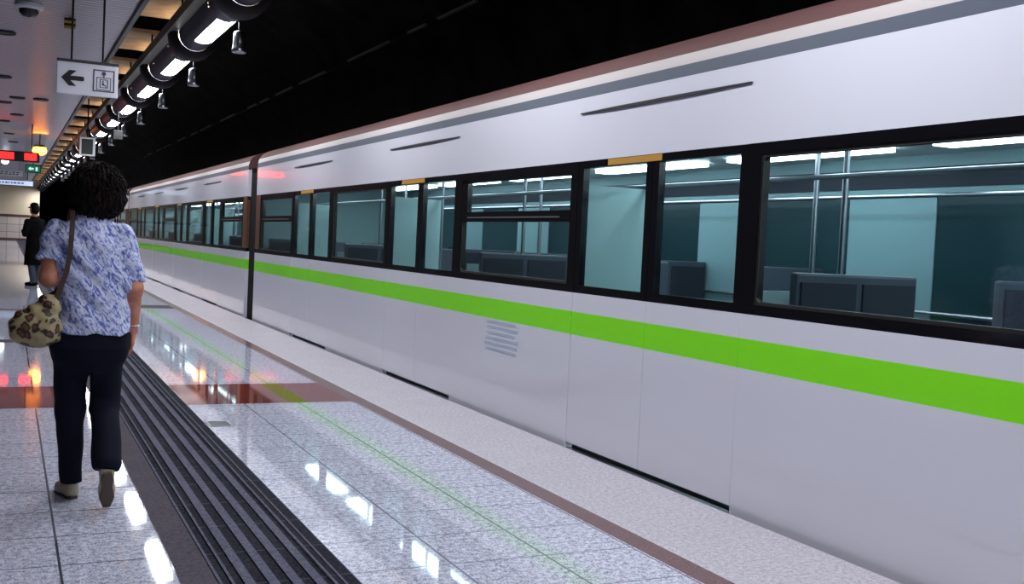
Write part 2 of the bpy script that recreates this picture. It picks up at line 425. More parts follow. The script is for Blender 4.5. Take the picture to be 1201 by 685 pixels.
pc.prism([(cx-.018, -.02), (cx+.0, -.02), (cx+.004, -.045), (cx+.022, -.047), (cx+.034, -.072), (cx+.026, -.076), (cx+.014, -.056), (cx-.018, -.056)], -.004, -.0005)
pc.build('lift_pictogram', M['pict'], t)
for xx in (-.19, .17):
    MB().tube([(xx, .03, H2+.03), (xx, .03, ZC-3.2)], .013, 8).build('hanger_rod', M['ring'], t)

t = thing('hanging_sign', 'small dark square sign hanging right of the edge lights', 'sign', (2.17, 25, 3.43))
MB().box(-.1, .1, 0, .08, -.1, .1).build('box', M['black'], t, bevel=.01)
MB().box(-.06, .06, -.006, 0, -.04, .05).build('face', M['ink'], t)
MB().tube([(0, .04, .1), (0, .04, .52)], .012, 8).build('hanger_rod', M['ring'], t)
t = thing('hanging_monitor', 'hanging dark monitor with pale frame among the edge lights', 'monitor', (1.86, 30, 3.46))
mb = MB(); mb.box(-.19, .19, 0, .12, -.24, -.2).box(-.19, .19, 0, .12, .2, .24).box(-.19, -.15, 0, .12, -.2, .2).box(.13, .19, 0, .12, -.2, .2); mb.build('frame', M['mirror'], t)
MB().box(-.15, .13, .03, .1, -.2, .2).build('screen', M['black'], t)
MB().tube([(0, .06, .24), (0, .06, 1.26)], .016, 8).build('hanger_rod', M['ring'], t)
t = thing('led_display', 'long black train display with two glowing red fields', 'display', (.12, 35, 3.36))
MB().box(-1.15, .72, 0, .2, -.15, .15).build('housing', M['black'], t, bevel=.01)
MB().box(-1.05, .02, -.012, 0, -.1, .1).build('red_field', M['led'], t)
MB().box(.31, .64, -.012, 0, -.1, .1).build('red_field', M['led'], t)
for xx in (-.9, .5): MB().tube([(xx, .1, .15), (xx, .1, ZC-3.36)], .014, 8).build('hanger_rod', M['ring'], t)
t = thing('warning_beacon', 'glowing amber beacon lamp under the slat ceiling', 'lamp', (.93, 39, 3.80))
MB().lathe([(.0, -.12), (.12, -.115), (.2, -.06), (.22, .02), (.2, .1), (.14, .13)], n=24).build('lens', M['amber'], t)
MB().lathe([(.0, .2), (.17, .2), (.18, .13), (.0, .13)], n=24).build('base', M['grey_dk'], t)
MB().tube([(0, 0, .2), (0, 0, .552)], .02, 8).build('hanger_rod', M['ring'], t)
t = thing('exit_sign', 'small dark green exit sign hanging far down the platform', 'sign', (1.0, 52, 3.8))
MB().box(-.32, .32, 0, .1, -.18, .18).build('box', M['black'], t, bevel=.01)
MB().box(-.28, .28, -.01, 0, -.14, .14).build('face', M['exit'], t)
MB().prism([(-.2, 0), (-.1, .09), (-.1, .035), (.02, .035), (.02, -.035), (-.1, -.035), (-.1, -.09)], -.02, -.01).box(.1, .18, -.02, -.01, -.09, .07).build('symbol', M['exitw'], t)
MB().tube([(0, .05, .18), (0, .05, ZC-3.8)], .016, 8).build('hanger_rod', M['ring'], t)
def text_bars(mb, x0, x1, zs, h, y, seed):
    r = random.Random(seed)
    for z in zs:
        x = x0
        while x < x1-.05:
            w = r.uniform(.05, .14); mb.box(x, min(x+w, x1), y-.008, y-.0005, z-h/2, z+h/2); x += w+r.uniform(.03, .08)
t = thing('light_box_sign', 'long bluish white light box sign across the far platform', 'sign', (.3, 60, 3.39))
MB().box(-1.9, .9, 0, .2, -.15, .15).build('box', M['grey_dk'], t, bevel=.01)
MB().box(-1.86, .86, -.01, 0, -.12, .12).build('face', M['lbox'], t)
mb = MB(); text_bars(mb, -.7, .45, (.0,), .09, -.01, 3); mb.build('lettering', M['ltext'], t)
for xx in (-1.3, .6): MB().tube([(xx, .1, .15), (xx, .1, ZC-3.39)], .018, 8).build('hanger_rod', M['ring'], t)
t = thing('hanging_sign', 'grey white lettered sign above the bluish light box', 'sign', (.1, 58, 3.79))
MB().box(-1.4, .55, 0, .1, -.13, .13).build('sign_panel', M['white'], t, bevel=.01)
mb = MB(); text_bars(mb, -.6, .4, (.045, -.05), .05, 0, 5); mb.build('lettering', M['pict'], t)
for xx in (-1.0, .4): MB().tube([(xx, .05, .13), (xx, .05, ZC-3.79)], .014, 8).build('hanger_rod', M['ring'], t)
t = thing('globe_lamp', 'small white globe lamp near the left edge behind the red display', 'lamp', (-.13, 50, 3.98))
MB().lathe([(.0, -.16), (.08, -.14), (.14, -.08), (.16, 0), (.14, .08), (.06, .14)], n=20).build('globe', M['bulb'], t)
MB().tube([(0, 0, .13), (0, 0, .372)], .02, 8).build('hanger_rod', M['ring'], t)
# things on the slat ceiling
t = thing('ceiling_camera', 'white dome camera on the ceiling left of the hanging sign', 'camera', (.2, 15.9, ZC))
MB().lathe([(.0, .012), (.17, .012), (.185, -.03), (.175, -.07), (.13, -.08)], n=28).build('housing', M['white'], t)
MB().lathe([(.13, -.08), (.118, -.13), (.08, -.17), (.0, -.185)], n=24).build('dome', M['dome'], t)
t = thing('warning_plate', 'small yellow and black striped plate hanging from the slat ceiling', 'plate', (.74, 16.5, ZC-.09))
mb = MB()
for i in range(2): mb.box(-.075, .075, 0, .02, -.075+.075*i, -.075+.075*i+.037)
mb.build('yellow_stripe', M['yellow'], t)
mb = MB()
for i in range(2): mb.box(-.075, .075, 0, .02, -.038+.075*i, -.038+.075*i+.038)
mb.build('black_stripe', M['black'], t)
MB().box(-.01, .01, .002, .018, .074, .098).build('hanger', M['ring'], t)
def make_downlight():
    t = thing('downlight', 'x', 'ceiling light')
    MB().lathe([(.0, -.005), (.13, -.012), (.15, -.03), (.17, -.03), (.175, .03)], n=24).build('rim', M['black'], t)
    MB().lathe([(.0, -.016), (.1, -.016), (.12, -.013)], n=20).build('lens', M['black'], t)
    return t
dl0 = make_downlight()
DL = [(-.11, 18.5, 'nearest one at the left edge'), (-.15, 24.1, 'second along the left edge'), (.15, 27.9, 'first of the right hand file'), (.66, 27.8, 'lone one beside the amber glow'), (-.13, 29.2, 'third along the left edge'), (.18, 32.3, 'second of the right hand file'), (-.16, 34.6, 'fourth along the left edge'), (.0, 39.4, 'farthest one at the left edge'), (.14, 43.4, 'farthest of the right hand file')]
for i, (x, y, w) in enumerate(DL):
    o = dl0 if i == 0 else copy_tree(dl0); o.location = (x, y, ZC)
    o['label'] = 'unlit dark round downlight in the slat ceiling, '+w; o['group'] = 'downlights in the slat ceiling'
# tray on the tunnel wall
t = thing('cable_tray', 'thin pale cable tray running high along the dark tunnel wall', 'cable tray', (6.72, 0, 5.3))
r = random.Random(4); y = 14.0
while y < 60:
    ln = r.uniform(.8, 3.0); MB().box(-.03, .03, y, y+ln, -.02, .02).build('tray_length', M['cable'], t); y += ln+r.uniform(.3, 2.2)
MB().box(.03, .07, 12, 62, -.02, .02).build('rail', M['black'], t)
for i in range(25): MB().box(.06, .35, 12.5+2*i, 12.56+2*i, -.02, .02).build('bracket', M['black'], t)
t = thing('floor_plate', 'small dark metal plate set in the tiles beside the tactile path', 'plate', (1.42, 7.81, 0))
MB().box(-.07, .09, -.12, .12, .0005, .004).build('plate', M['steel'], t)
mb = MB()
for i in range(5): mb.box(-.06, .08, -.1+.04*i, -.088+.04*i, .004, .006)
mb.build('slot', M['black'], t)
# ------------------------------------------------------------------ train
CL = 19.2
Z0, ZWB, ZWT, ZG0, ZG1 = -.03, 1.088, 2.016, .790, .954
DOORS = (3.43, 7.53, 11.65, 15.77); DW = .955
END = (0.0, CL)
def side_pieces():
    """(y0,y1,kind) along the car: fixed wall stretches and doors"""
    out = []; y = 0
    for d in DOORS:
        out.append((y, d-DW, 'wall')); out.append((d-DW, d+DW, 'door')); y = d+DW
    out.append((y, CL, 'wall')); return out
WD = 2.65     # car width
def make_car():
    t = thing('train_car', 'x', 'train car')
    sh = MB(); bd = MB(); gs = MB()
    for a, b, k in side_pieces():
        if k == 'wall':
            sh.box(0, .06, a, b, Z0, ZG0); sh.box(0, .06, a, b, ZG1, ZWB)
            MB().box(0, .06, a, b, ZG0, ZG1).build('green_stripe', M['green'], t, fix=False)
    sh.box(0, .06, 0, CL, ZWT, 2.46)
    # far side, ends, floor structure
    sh.box(WD-.06, WD, 0, CL, Z0, .95); sh.box(WD-.06, WD, 0, CL, 1.95, 2.46)
    for a, b in ((.0, .08), (CL-.08, CL)):
        ew = MB(); ew.box(.06, .85, a, b, Z0, 2.5); ew.box(WD-.85, WD-.06, a, b, Z0, 2.5); ew.box(.85, WD-.85, a, b, 2.05, 2.5)
        ew.build('end_wall', M['rubber'], t, fix=False)
    sh.build('body_shell', M['body'], t, fix=False)
    # roof: grey stripe, pale cant rail, brown roof
    rp = [(0, 2.46), (.004, 2.533)]
    MB().strip(rp, 0, CL).build('roof_stripe', M['tgrey'], t)
    rc = [(.004, 2.533), (.01, 2.57), (.022, 2.602)]
    MB().strip(rc, 0, CL).build('cant_rail', M['cantrail'], t)
    rr = [(.022, 2.602), (.045, 2.645), (.085, 2.69), (.15, 2.73), (.25, 2.765), (.7, 2.80), (1.325, 2.81), (1.95, 2.80), (2.35, 2.76), (2.55, 2.68), (WD, 2.46)]
    ro = MB(); ro.strip(rr, 0, CL)
    for yy in (0, CL): ro.add([(p[0], yy, p[1]) for p in [(0, 2.46), (.004, 2.533), (.01, 2.57)]+rr], [tuple(range(len(rr)+3))])
    ro.build('roof', M['roof'], t, fix=False)
    MB().box(.02, WD-.02, 0, CL, Z0-.25, Z0).box(.15, WD-.15, 1, CL-1, -.9, Z0-.25).build('underframe', M['under'], t)
    MB().box(.004, .05, 0, CL, -.4, Z0).build('skirt', M['rubber'], t)
    # black window band with openings
    panes = []; P0, P1 = ZWB+.055, ZWT-.06
    for a, b, k in side_pieces():
        if k != 'wall': continue
        a2, b2 = (a+.16 if a > 0 else .38), (b-.16 if b < CL else CL-.38)
        a2 = a+.1 if a > 0 else a2; b2 = b-.1 if b < CL else b2
        wb = MB(); wb.box(.0, .05, a, b, ZWB, P0); wb.box(.0, .05, a, b, P1, ZWT)
        wb.box(.0, .05, a if a > 0 else .3, a2, P0, P1); wb.box(.0, .05, b2, b if b < CL else CL-.3, P0, P1)
        panes.append((a2, b2))
        wb.build('window_band', M['frame'], t, fix=False)
    for a, b in ((0, .3), (CL-.3, CL)): MB().box(-.002, .05, a, b, ZWB+.06, ZWT-.005).build('end_pillar', M['pillar'], t)
    for i, (a, b) in enumerate(panes):
        w = MB(); hop = i in (0, 2, 4)
        # pane with rounded corners
        def rr_poly(y0, y1, z0, z1, r=.06):
            pts = []
            for (cy, cz, s) in ((y1-r, z1-r, 0), (y0+r, z1-r, 90), (y0+r, z0+r, 180), (y1-r, z0+r, 270)):
                for q in range(5):
                    an = math.radians(s+q*22.5); pts.append((cy+r*math.cos(an), cz+r*math.sin(an)))
            return pts
        g = MB()
        if hop:
            zt = 1.625
            g.add([(.014, p[0], p[1]) for p in rr_poly(a, b, P0, zt-.03, .05)], [tuple(range(20))[::-1]])
            g.add([(.014, p[0], p[1]) for p in rr_poly(a, b-.12, zt+.045, P1-.02, .05)], [tuple(range(20))[::-1]])
            o = g.build('window_pane', M['glass'], t, fix=False)
            hb = MB(); hb.box(.0, .045, a-.01, b+.01, zt-.035, zt+.05); hb.box(0, .045, b-.125, b+.01, zt+.05, P1); hb.box(0, .045, a, b, P1-.03, P1)
            hb.build('hopper_frame', M['frame'], o)
            MB().box(-.006, .0, a+.15, b-.15, zt-.005, zt+.008).build('hopper_rail', M['seam'], o)
        else:
            g.add([(.014, p[0], p[1]) for p in rr_poly(a, b, P0, P1)], [tuple(range(20))[::-1]]); o = g.build('window_pane', M['glass'], t, fix=False)
        # rubber gasket corners
        gk = MB(); z0_, z1_ = P0, P1
        w8 = .018
        gk.box(.008, .05, a, b, z0_, z0_+w8).box(.008, .05, a, b, z1_-w8, z1_).box(.008, .05, a, a+w8, z0_+w8, z1_-w8).box(.008, .05, b-w8, b, z0_+w8, z1_-w8)
        R_ = .09
        for (cy, cz, sy, sz) in ((a, z0_, 1, 1), (b, z0_, -1, 1), (a, z1_, 1, -1), (b, z1_, -1, -1)):
            arc_ = [(cy+sy*(R_-R_*math.cos(math.radians(q*15))), cz+sz*(R_-R_*math.sin(math.radians(q*15)))) for q in range(7)]
            gk.prism([(cy, cz)]+arc_, .006, .03, 'yz')
        gk.build('gasket', M['rubber'], o)
    # doors: two leaves each
    for d in DOORS:
        for s in (-1, 1):
            a, b = (d-DW+.004, d-.003) if s < 0 else (d+.003, d+DW-.004)
            lf = MB(); lf.box(.002, .05, a, b, .02, ZG0).box(.002, .05, a, b, ZG1, ZWB)
            o = lf.build('door', M['body'], t)
            MB().box(.002, .05, a, b, ZG0, ZG1).build('stripe', M['green'], o)
            fr = MB(); w = .07
            fr.box(.002, .05, a, b, ZWB, P0).box(.002, .05, a, b, P1+.01, ZWT-.002).box(.002, .05, a, a+w, P0, P1+.01).box(.002, .05, b-w, b, P0, P1+.01)
            fr.build('door_frame', M['frame'], o)
            MB().add([(.016, a+w, P0), (.016, b-w, P0), (.016, b-w, P1+.01), (.016, a+w, P1+.01)], [(3, 2, 1, 0)]).build('pane', M['glass'], o, fix=False)
            if s > 0: MB().box(-.001, .002, a-.1, a+.55, P1+.015, ZWT-.004).build('sticker', M['ochre'], o)
        # gutter lip over the door
        g = MB(); zz = 2.352
        g.prism([(d-.95, zz-.003), (d-.35, zz-.013), (d+.5, zz-.013), (d+.95, zz-.003), (d+.95, zz+.001), (d+.5, zz+.006), (d-.35, zz+.006), (d-.95, zz+.001)], -.012, .01, 'yz')
        g.build('door_gutter', M['rubber'], t)
        MB().box(-.05, .03, d-DW, d+DW, -.05, -.02).build('door_sill', M['steel'], t)
    # ---------- interior
    MB().box(.07, WD-.07, .1, CL-.1, -.04, 0.0).build('interior_floor', M['tfloor'], t)
    MB().box(.07, WD-.07, .1, CL-.1, 2.22, 2.26).build('interior_ceiling', M['white'], t)
    fw_ = MB(); fg = MB()
    fw_.box(WD-.12, WD-.07, .1, CL-.1, 0, .95)
    fw_.box(WD-.12, WD-.07, .1, CL-.1, 1.92, 2.22)
    y = .1
    for yy in [.8+2.06*i for i in range(9)]:
        fw_.box(WD-.12, WD-.07, y, yy-.55, .95, 1.92); fg.box(WD-.11, WD-.08, yy-.55, yy+.62, .95, 1.92); y = yy+.62
    fw_.box(WD-.12, WD-.07, y, CL-.1, .95, 1.92)
    MB().box(WD-.135, WD-.12, .3, CL-.3, 1.98, 2.13).build('frieze', M['seatpad'], t)
    for zz in (.93, 1.05): MB().tube([(WD-.15, .3, zz), (WD-.15, CL-.3, zz)], .014, 8).build('wall_rail', M['steel'], t)
    fw_.build('far_wall', M['tinfar'], t); fg.build('far_window', M['farwin'], t)
    MB().box(.07, WD-.07, .1, .14, 0, 2.22).build('bulkhead', M['tin'], t); MB().box(.07, WD-.07, CL-.14, CL-.1, 0, 2.22).build('bulkhead', M['tin'], t)
    for xx in (.75, WD-.75):
        for i in range(8):
            MB().box(xx-.09, xx+.09, .9+2.2*i, 2.6+2.2*i, 2.185, 2.22).build('strip_light', M['tlight'], t)
    # door screens and poles
    for d in DOORS:
        for s in (-1, 1):
            yy = d+s*(DW+.06)
            MB().box(.09, .62, yy-.012, yy+.012, .35, 1.86 if s > 0 else 1.22).build('partition', M['screen'], t)
            MB().tube([(.64, yy, 0), (.64, yy, 2.2)], .018, 8).build('grab_pole', M['steel'], t)
        MB().tube([(WD/2, d, 0), (WD/2, d, 2.2)], .018, 8).build('grab_pole', M['steel'], t)
    MB().tube([(.6, .5, 1.88), (.6, CL-.5, 1.88)], .016, 8).build('grab_rail', M['steel'], t)
    MB().tube([(WD-.6, .5, 1.88), (WD-.6, CL-.5, 1.88)], .016, 8).build('grab_rail', M['steel'], t)
    # seats between the doors, facing pairs
    def seat(yc, xc, face):
        s = MB()
        s.box(xc-.43, xc+.43, yc-.21, yc+.21, .40, .47)
        bk = yc-face*.20
        s.box(xc-.43, xc+.43, bk-.03, bk+.03, .47, 1.33)
        o = s.build('seat', M['seat'], t, bevel=.015)
        c = MB()
        for k in (-1, 1): c.box(xc+k*.215-.19, xc+k*.215+.19, yc-.16, yc+.2, .47, .51)
        for k in (-1, 1): c.box(xc+k*.215-.19, xc+k*.215+.19, bk+face*.03-.012, bk+face*.03+.012, .56, 1.28)
        c.build('cushion', M['seatpad'], o)
        MB().box(xc-.4, xc+.4, yc-.08, yc+.08, 0, .4).build('seat_base', M['seat'], o)
    mids = [1.3]+[(DOORS[i]+DOORS[i+1])/2 for i in range(3)]+[CL-1.3]
    for m_ in mids:
        for xc in (.55, WD-.56):
            for s in (-1, 1): seat(m_+s*.62, xc, -s)
    return t
car = make_car()
C1 = 17.3-CL
car.location = (XT, C1, 0); car['label'] = 'white train car nearest the camera with green stripe and blank upper side'; car['group'] = 'cars of the train'
c2 = copy_tree(car); c2.location = (XT, 18.03, 0); c2['label'] = 'white train car just beyond the dark coupling gap, behind the walking woman'
c3 = copy_tree(car); c3.location = (XT, 18.03+CL+.73, 0); c3['label'] = 'farthest white train car, mostly hidden behind the woman'
lg = MB(); yl = 7.42-C1
for i in range(6):
    z = .765-.045*i; r = random.Random(i); lg.box(-.0015, .001, yl+r.uniform(-.0, .06), yl+.66-r.uniform(0, .06), z-.012, z+.012)
tag(lg.build('side_marking', M['logo'], car))
for y0 in (17.3, 18.03+CL):
    t = thing('gangway_bellows', 'dark ribbed bellows in the gap %s' % ('between the nearest and second train cars' if y0 < 20 else 'between the second and farthest train cars'), 'bellows', (XT, y0, 0))
    b = MB(); n = 9; pr_ = []
    for i in range(n+1):
        yy = .73*i/n; pr_.append((yy, -.0+.05 if i % 2 == 0 else .12))
    for (za, zb) in ((-.3, 2.4),):
        for i in range(n):
            (ya, xa), (yb, xb) = pr_[i], pr_[i+1]
            b.add([(xa, ya, za), (xb, yb, za), (xb, yb, zb), (xa, ya, zb), (WD-xa, ya, za), (WD-xb, yb, za), (WD-xb, yb, zb), (WD-xa, ya, zb)], [(0, 1, 2, 3), (4, 7, 6, 5), (3, 2, 6, 7)])
    b.build('folds', M['rubber'], t, fix=False)
    MB().box(.3, WD-.3, 0, .73, -.35, -.2).build('coupler', M['under'], t)

# ------------------------------------------------------------------ SDF figures
def sd_cone(p, a, b, ra, rb):
    a = np.array(a, 'f4'); b = np.array(b, 'f4'); ab = b-a; pa = p-a
    h = np.clip(pa@ab/float(ab@ab), 0, 1)
    return np.linalg.norm(pa-h[:, None]*ab, axis=1)-(ra+(rb-ra)*h)
def sd_ell(p, c, r, R=None):
    q = p-np.array(c, 'f4')
    if R is not None: q = q@np.array(R, 'f4')
    r = np.array(r, 'f4'); k0 = np.linalg.norm(q/r, axis=1); k1 = np.linalg.norm(q/(r*r), axis=1)+1e-9
    return k0*(k0-1)/k1
def sd_stack(p, L, pw=2.0):
    L = np.array(L); z = np.clip(p[:, 2], L[0, 0], L[-1, 0])
    cx, cy, a, b = (np.interp(z, L[:, 0], L[:, i]) for i in (1, 2, 3, 4))
    u = np.abs((p[:, 0]-cx)/a); v = np.abs((p[:, 1]-cy)/b)
    d = ((u**pw+v**pw)**(1/pw)-1)*np.minimum(a, b)
    dz = np.maximum(L[0, 0]-p[:, 2], p[:, 2]-L[-1, 0])
    return np.maximum(d, dz)
def smin(a, b, k):
    h = np.clip(.5+.5*(b-a)/k, 0, 1); return b+(a-b)*h-k*h*(1-h)
def polygonise(name, sdf, lo, hi, h, material, parent, smooth_it=0):
    lo = np.array(lo, float); hi = np.array(hi, float); k = 6
    nb = np.ceil((hi-lo)/(h*k)).astype(int)+1; n = nb*k
    ax = [lo[i]+h*(np.arange(nb[i])*k+(k-1)/2) for i in range(3)]
    C = np.stack(np.meshgrid(*ax, indexing='ij'), -1).reshape(-1, 3).astype('f4')
    dc = sdf(C).reshape(nb)
    keep = np.abs(dc) < h*k*1.7+.02
    V = np.repeat(np.repeat(np.repeat(dc, k, 0), k, 1), k, 2).astype('f4')
    K = np.argwhere(keep)
    off = np.stack(np.meshgrid(*[np.arange(k)]*3, indexing='ij'), -1).reshape(-1, 3)
    for s in range(0, len(K), 1500):
        idx = (K[s:s+1500, None, :]*k+off[None]).reshape(-1, 3)
        V[idx[:, 0], idx[:, 1], idx[:, 2]] = sdf((lo+idx*h).astype('f4'))
    ins = V < 0
    c8 = [(i, j, l) for i in (0, 1) for j in (0, 1) for l in (0, 1)]
    sl = lambda A, o: A[o[0]:n[0]-1+o[0], o[1]:n[1]-1+o[1], o[2]:n[2]-1+o[2]]
    cnt = sum(sl(ins, o).astype('i1') for o in c8)
    cells = np.argwhere((cnt > 0) & (cnt < 8))
    vid = -np.ones(n-1, 'i4'); vid[cells[:, 0], cells[:, 1], cells[:, 2]] = np.arange(len(cells))
    acc = np.zeros((len(cells), 3)); w = np.zeros(len(cells))
    for a in range(8):
        for b_ in range(a+1, 8):
            A, B = np.array(c8[a]), np.array(c8[b_])
            if np.abs(A-B).sum() != 1: continue
            ia, ib = cells+A, cells+B
            va = V[ia[:, 0], ia[:, 1], ia[:, 2]]; vb = V[ib[:, 0], ib[:, 1], ib[:, 2]]
            m = (va < 0) != (vb < 0); t_ = np.where(m, va/np.where(va == vb, 1, va-vb), 0)
            acc += np.where(m[:, None], A+(B-A)*t_[:, None], 0); w += m
    P = lo+h*(cells+acc/w[:, None])
    quads = []
    for d in range(3):
        e = [0, 0, 0]; e[d] = 1
        s0 = ins[:n[0]-e[0], :n[1]-e[1], :n[2]-e[2]]; s1 = ins[e[0]:, e[1]:, e[2]:]
        I = np.argwhere(s0 != s1); u, v = (d+1) % 3, (d+2) % 3
        I = I[(I[:, u] > 0) & (I[:, v] > 0) & (I[:, u] < n[u]-1) & (I[:, v] < n[v]-1)]
        fl_ = ins[I[:, 0], I[:, 1], I[:, 2]]
        def cell(du, dv):
            J = I.copy(); J[:, u] -= du; J[:, v] -= dv; return vid[J[:, 0], J[:, 1], J[:, 2]]
        q = np.stack([cell(1, 1), cell(0, 1), cell(0, 0), cell(1, 0)], 1)
        q[~fl_] = q[~fl_][:, ::-1]; quads.append(q)
    Q = np.concatenate(quads); Q = Q[(Q >= 0).all(1)]
    me = bpy.data.meshes.new(name)
    me.vertices.add(len(P)); me.vertices.foreach_set('co', P.astype('f4').ravel())
    me.loops.add(len(Q)*4); me.loops.foreach_set('vertex_index', Q.astype('i4').ravel())
    me.polygons.add(len(Q)); me.polygons.foreach_set('loop_start', np.arange(0, len(Q)*4, 4, dtype='i4'))
    me.polygons.foreach_set('use_smooth', np.ones(len(Q), bool)); me.update(calc_edges=True); me.validate()
    o = bpy.data.objects.new(name, me); col.objects.link(o); me.materials.append(material)
    if parent: o.parent = parent
    return o
def hand_prims(wr, d, n, thumb, size=1.0, curl=.5):
    """list of cones for a hand: wr wrist, d towards the fingers, n palm normal, thumb = side of the thumb"""
    d, n, w = (np.array(v, float)/np.linalg.norm(v) for v in (d, n, thumb))
    wr = np.array(wr, float); out = []
    s = size
    kn = []
    for i, off in enumerate((.030, .010, -.011, -.030)):
        base = wr+d*(.083-.006*abs(i-1))*s+w*off*s
        out.append((wr+w*off*.55*s+d*.012*s, base, .0125*s, .0108*s)); kn.append(base)
    fingers = []
    for i, L in enumerate((.070, .078, .072, .056)):
        p = kn[i]; ang = curl*.35; r = .0082*s*(1 if i < 3 else .9)
        for j, fr in enumerate((.45, .31, .24)):
            ang_ = ang+curl*.55*j; dirv = d*math.cos(ang_)+n*math.sin(ang_)+w*(.10-.066*i)*(.6)
            dirv /= np.linalg.norm(dirv); q = p+dirv*L*fr*s; fingers.append((p, q, r, r*.92)); p = q; r *= .92
    tb = wr+d*.024*s+w*.026*s; t1 = tb+(d*.7+w*.62+n*.3)/1.0*.036*s; t2 = t1+(d*.9+w*.2+n*.35)*.028*s; t3 = t2+(d*.95+w*.02+n*.3)*.022*s
    fingers += [(tb, t1, .0125*s, .0105*s), (t1, t2, .0105*s, .0092*s), (t2, t3, .0092*s, .008*s)]
    return out, fingers
def eval_hand(p, hp, wr):
    m, f = hp; far = np.linalg.norm(p-np.array(wr, 'f4'), axis=1)
    res_ = far-.03; near = far < .3
    if near.any():
        q = p[near]; dd = None
        for (a, b, ra, rb) in m:
            x_ = sd_cone(q, a, b, ra, rb); dd = x_ if dd is None else smin(dd, x_, .012)
        for (a, b, ra, rb) in f: dd = smin(dd, sd_cone(q, a, b, ra, rb), .004)
        res_[near] = dd; res_[~near] = far[~near]-.2
    return res_

# --- the woman, seen from behind, walking away: local x right, y forward, z up
wm = thing('person', 'woman in blue and white blouse and dark trousers walking away along the platform', 'person', (.36, 5.6, 0))
HIPL, KNL, ANL = (-.055, .0, .86), (-.052, .11, .47), (-.03, .2, .095)
HIPR, KNR, ANR = (.10, .0, .86), (.108, .075, .50), (.108, -.135, .265)
SHL, ELL, WRL = (-.143, .0, 1.36), (-.172, -.03, 1.135), (-.185, .185, 1.14)
SHR, ELR, WRR = (.162, .0, 1.36), (.222, -.03, 1.10), (.228, .035, .885)
handR = hand_prims(WRR, (-.02, .12, -1), (-1, .05, -.1), (.0, 1, .1), .98, .55)
handL = hand_prims(WRL, (.25, .95, .15), (.6, -.1, -.5), (.2, .1, 1), .95, .8)
HC_ = np.array((.036, .035, 1.585))
def head_sdf(p):
    d = sd_ell(p, HC_+(0, -.008, .02), (.072, .092, .09))
    d = smin(d, sd_ell(p, HC_+(0, .022, -.045), (.056, .066, .068)), .03)
    d = smin(d, sd_ell(p, HC_+(0, .058, -.098), (.022, .02, .018)), .03)            # chin
    d = smin(d, sd_cone(p, HC_+(0, .086, -.005), HC_+(0, .108, -.038), .009, .014), .012)  # nose
    for s in (-1, 1):
        d = smin(d, sd_ell(p, HC_+(s*.04, .062, -.035), (.02, .016, .016)), .02)      # cheek
        d = -smin(-d, sd_ell(p, HC_+(s*.03, .096, .0), (.015, .012, .01)), .012)     # eye socket
        d = smin(d, sd_ell(p, HC_+(s*.073, -.004, -.01), (.009, .018, .03)), .006)    # ear
    d = smin(d, sd_ell(p, HC_+(0, .086, -.062), (.024, .009, .006)), .008)           # lips
    return d
TORSO = [(.80, .028, .0, .165, .105), (.87, .03, -.005, .17, .11), (.95, .035, .0, .155, .098), (1.05, .03, .0, .142, .09), (1.15, .015, .0, .145, .094), (1.27, .008, .005, .152, .1), (1.35, .006, .0, .132, .085), (1.40, .01, .0, .09, .06)]
def body_sdf(p):
    d = sd_stack(p, TORSO)
    d = smin(d, sd_cone(p, (.012, -.005, 1.40), (.03, .022, 1.52), .055, .048), .04)
    d = smin(d, head_sdf(p), .02)
    for a, b, c in ((SHL, ELL, WRL), (SHR, ELR, WRR)):
        d = smin(d, sd_cone(p, a, b, .052, .042), .04)
        fa = sd_cone(p, b, c, .041, .026); d = smin(d, fa, .02)
    for hp, w_ in ((handR, WRR), (handL, WRL)): d = smin(d, eval_hand(p, hp, w_), .012)
    for a, b, c in ((HIPL, KNL, ANL), (HIPR, KNR, ANR)):
        d = smin(d, sd_cone(p, a, b, .08, .052), .03); d = smin(d, sd_cone(p, b, c, .052, .034), .02)
    d = smin(d, sd_cone(p, ANL, (-.068, .30, .03), .034, .026), .02)
    d = smin(d, sd_cone(p, ANR, (.112, -.075, .06), .034, .026), .02)
    return d
polygonise('body', body_sdf, (-.33, -.3, .0), (.33, .45, 1.74), .0042, M['skin'], wm)
for s in (-1, 1):
    e = MB().lathe([(.0, -.0105)]+[(.0105*math.cos(math.radians(a)), .0105*math.sin(math.radians(a))) for a in range(-75, 90, 15)]+[(.0, .0105)], (HC_[0]+s*.03, HC_[1]+.0765, HC_[2]), n=14).build('eye', M['eye'], wm)
    MB().lathe([(.0, .001), (.005, .0)], (HC_[0]+s*.03, HC_[1]+.0872, HC_[2]), 'y', n=12).build('iris', M['iris'], e)
def wob(p, f, a, seed=0):
    return a*(np.sin(p[:, 0]*f+seed)*np.sin(p[:, 1]*f*1.1+1.3*seed+.7)+np.sin(p[:, 2]*f*.9+p[:, 0]*f*.6+2.1*seed))*.5
BL = [(.868, .045, -.004, .186, .13), (.93, .045, -.004, .178, .125), (1.0, .04, .0, .166, .115), (1.1, .034, .0, .165, .112), (1.2, .022, .0, .172, .116), (1.3, .012, .0, .174, .116), (1.36, .008, .0, .150, .1), (1.41, .012, .0, .108, .078), (1.45, .018, .0, .072, .064), (1.475, .022, .003, .064, .06)]
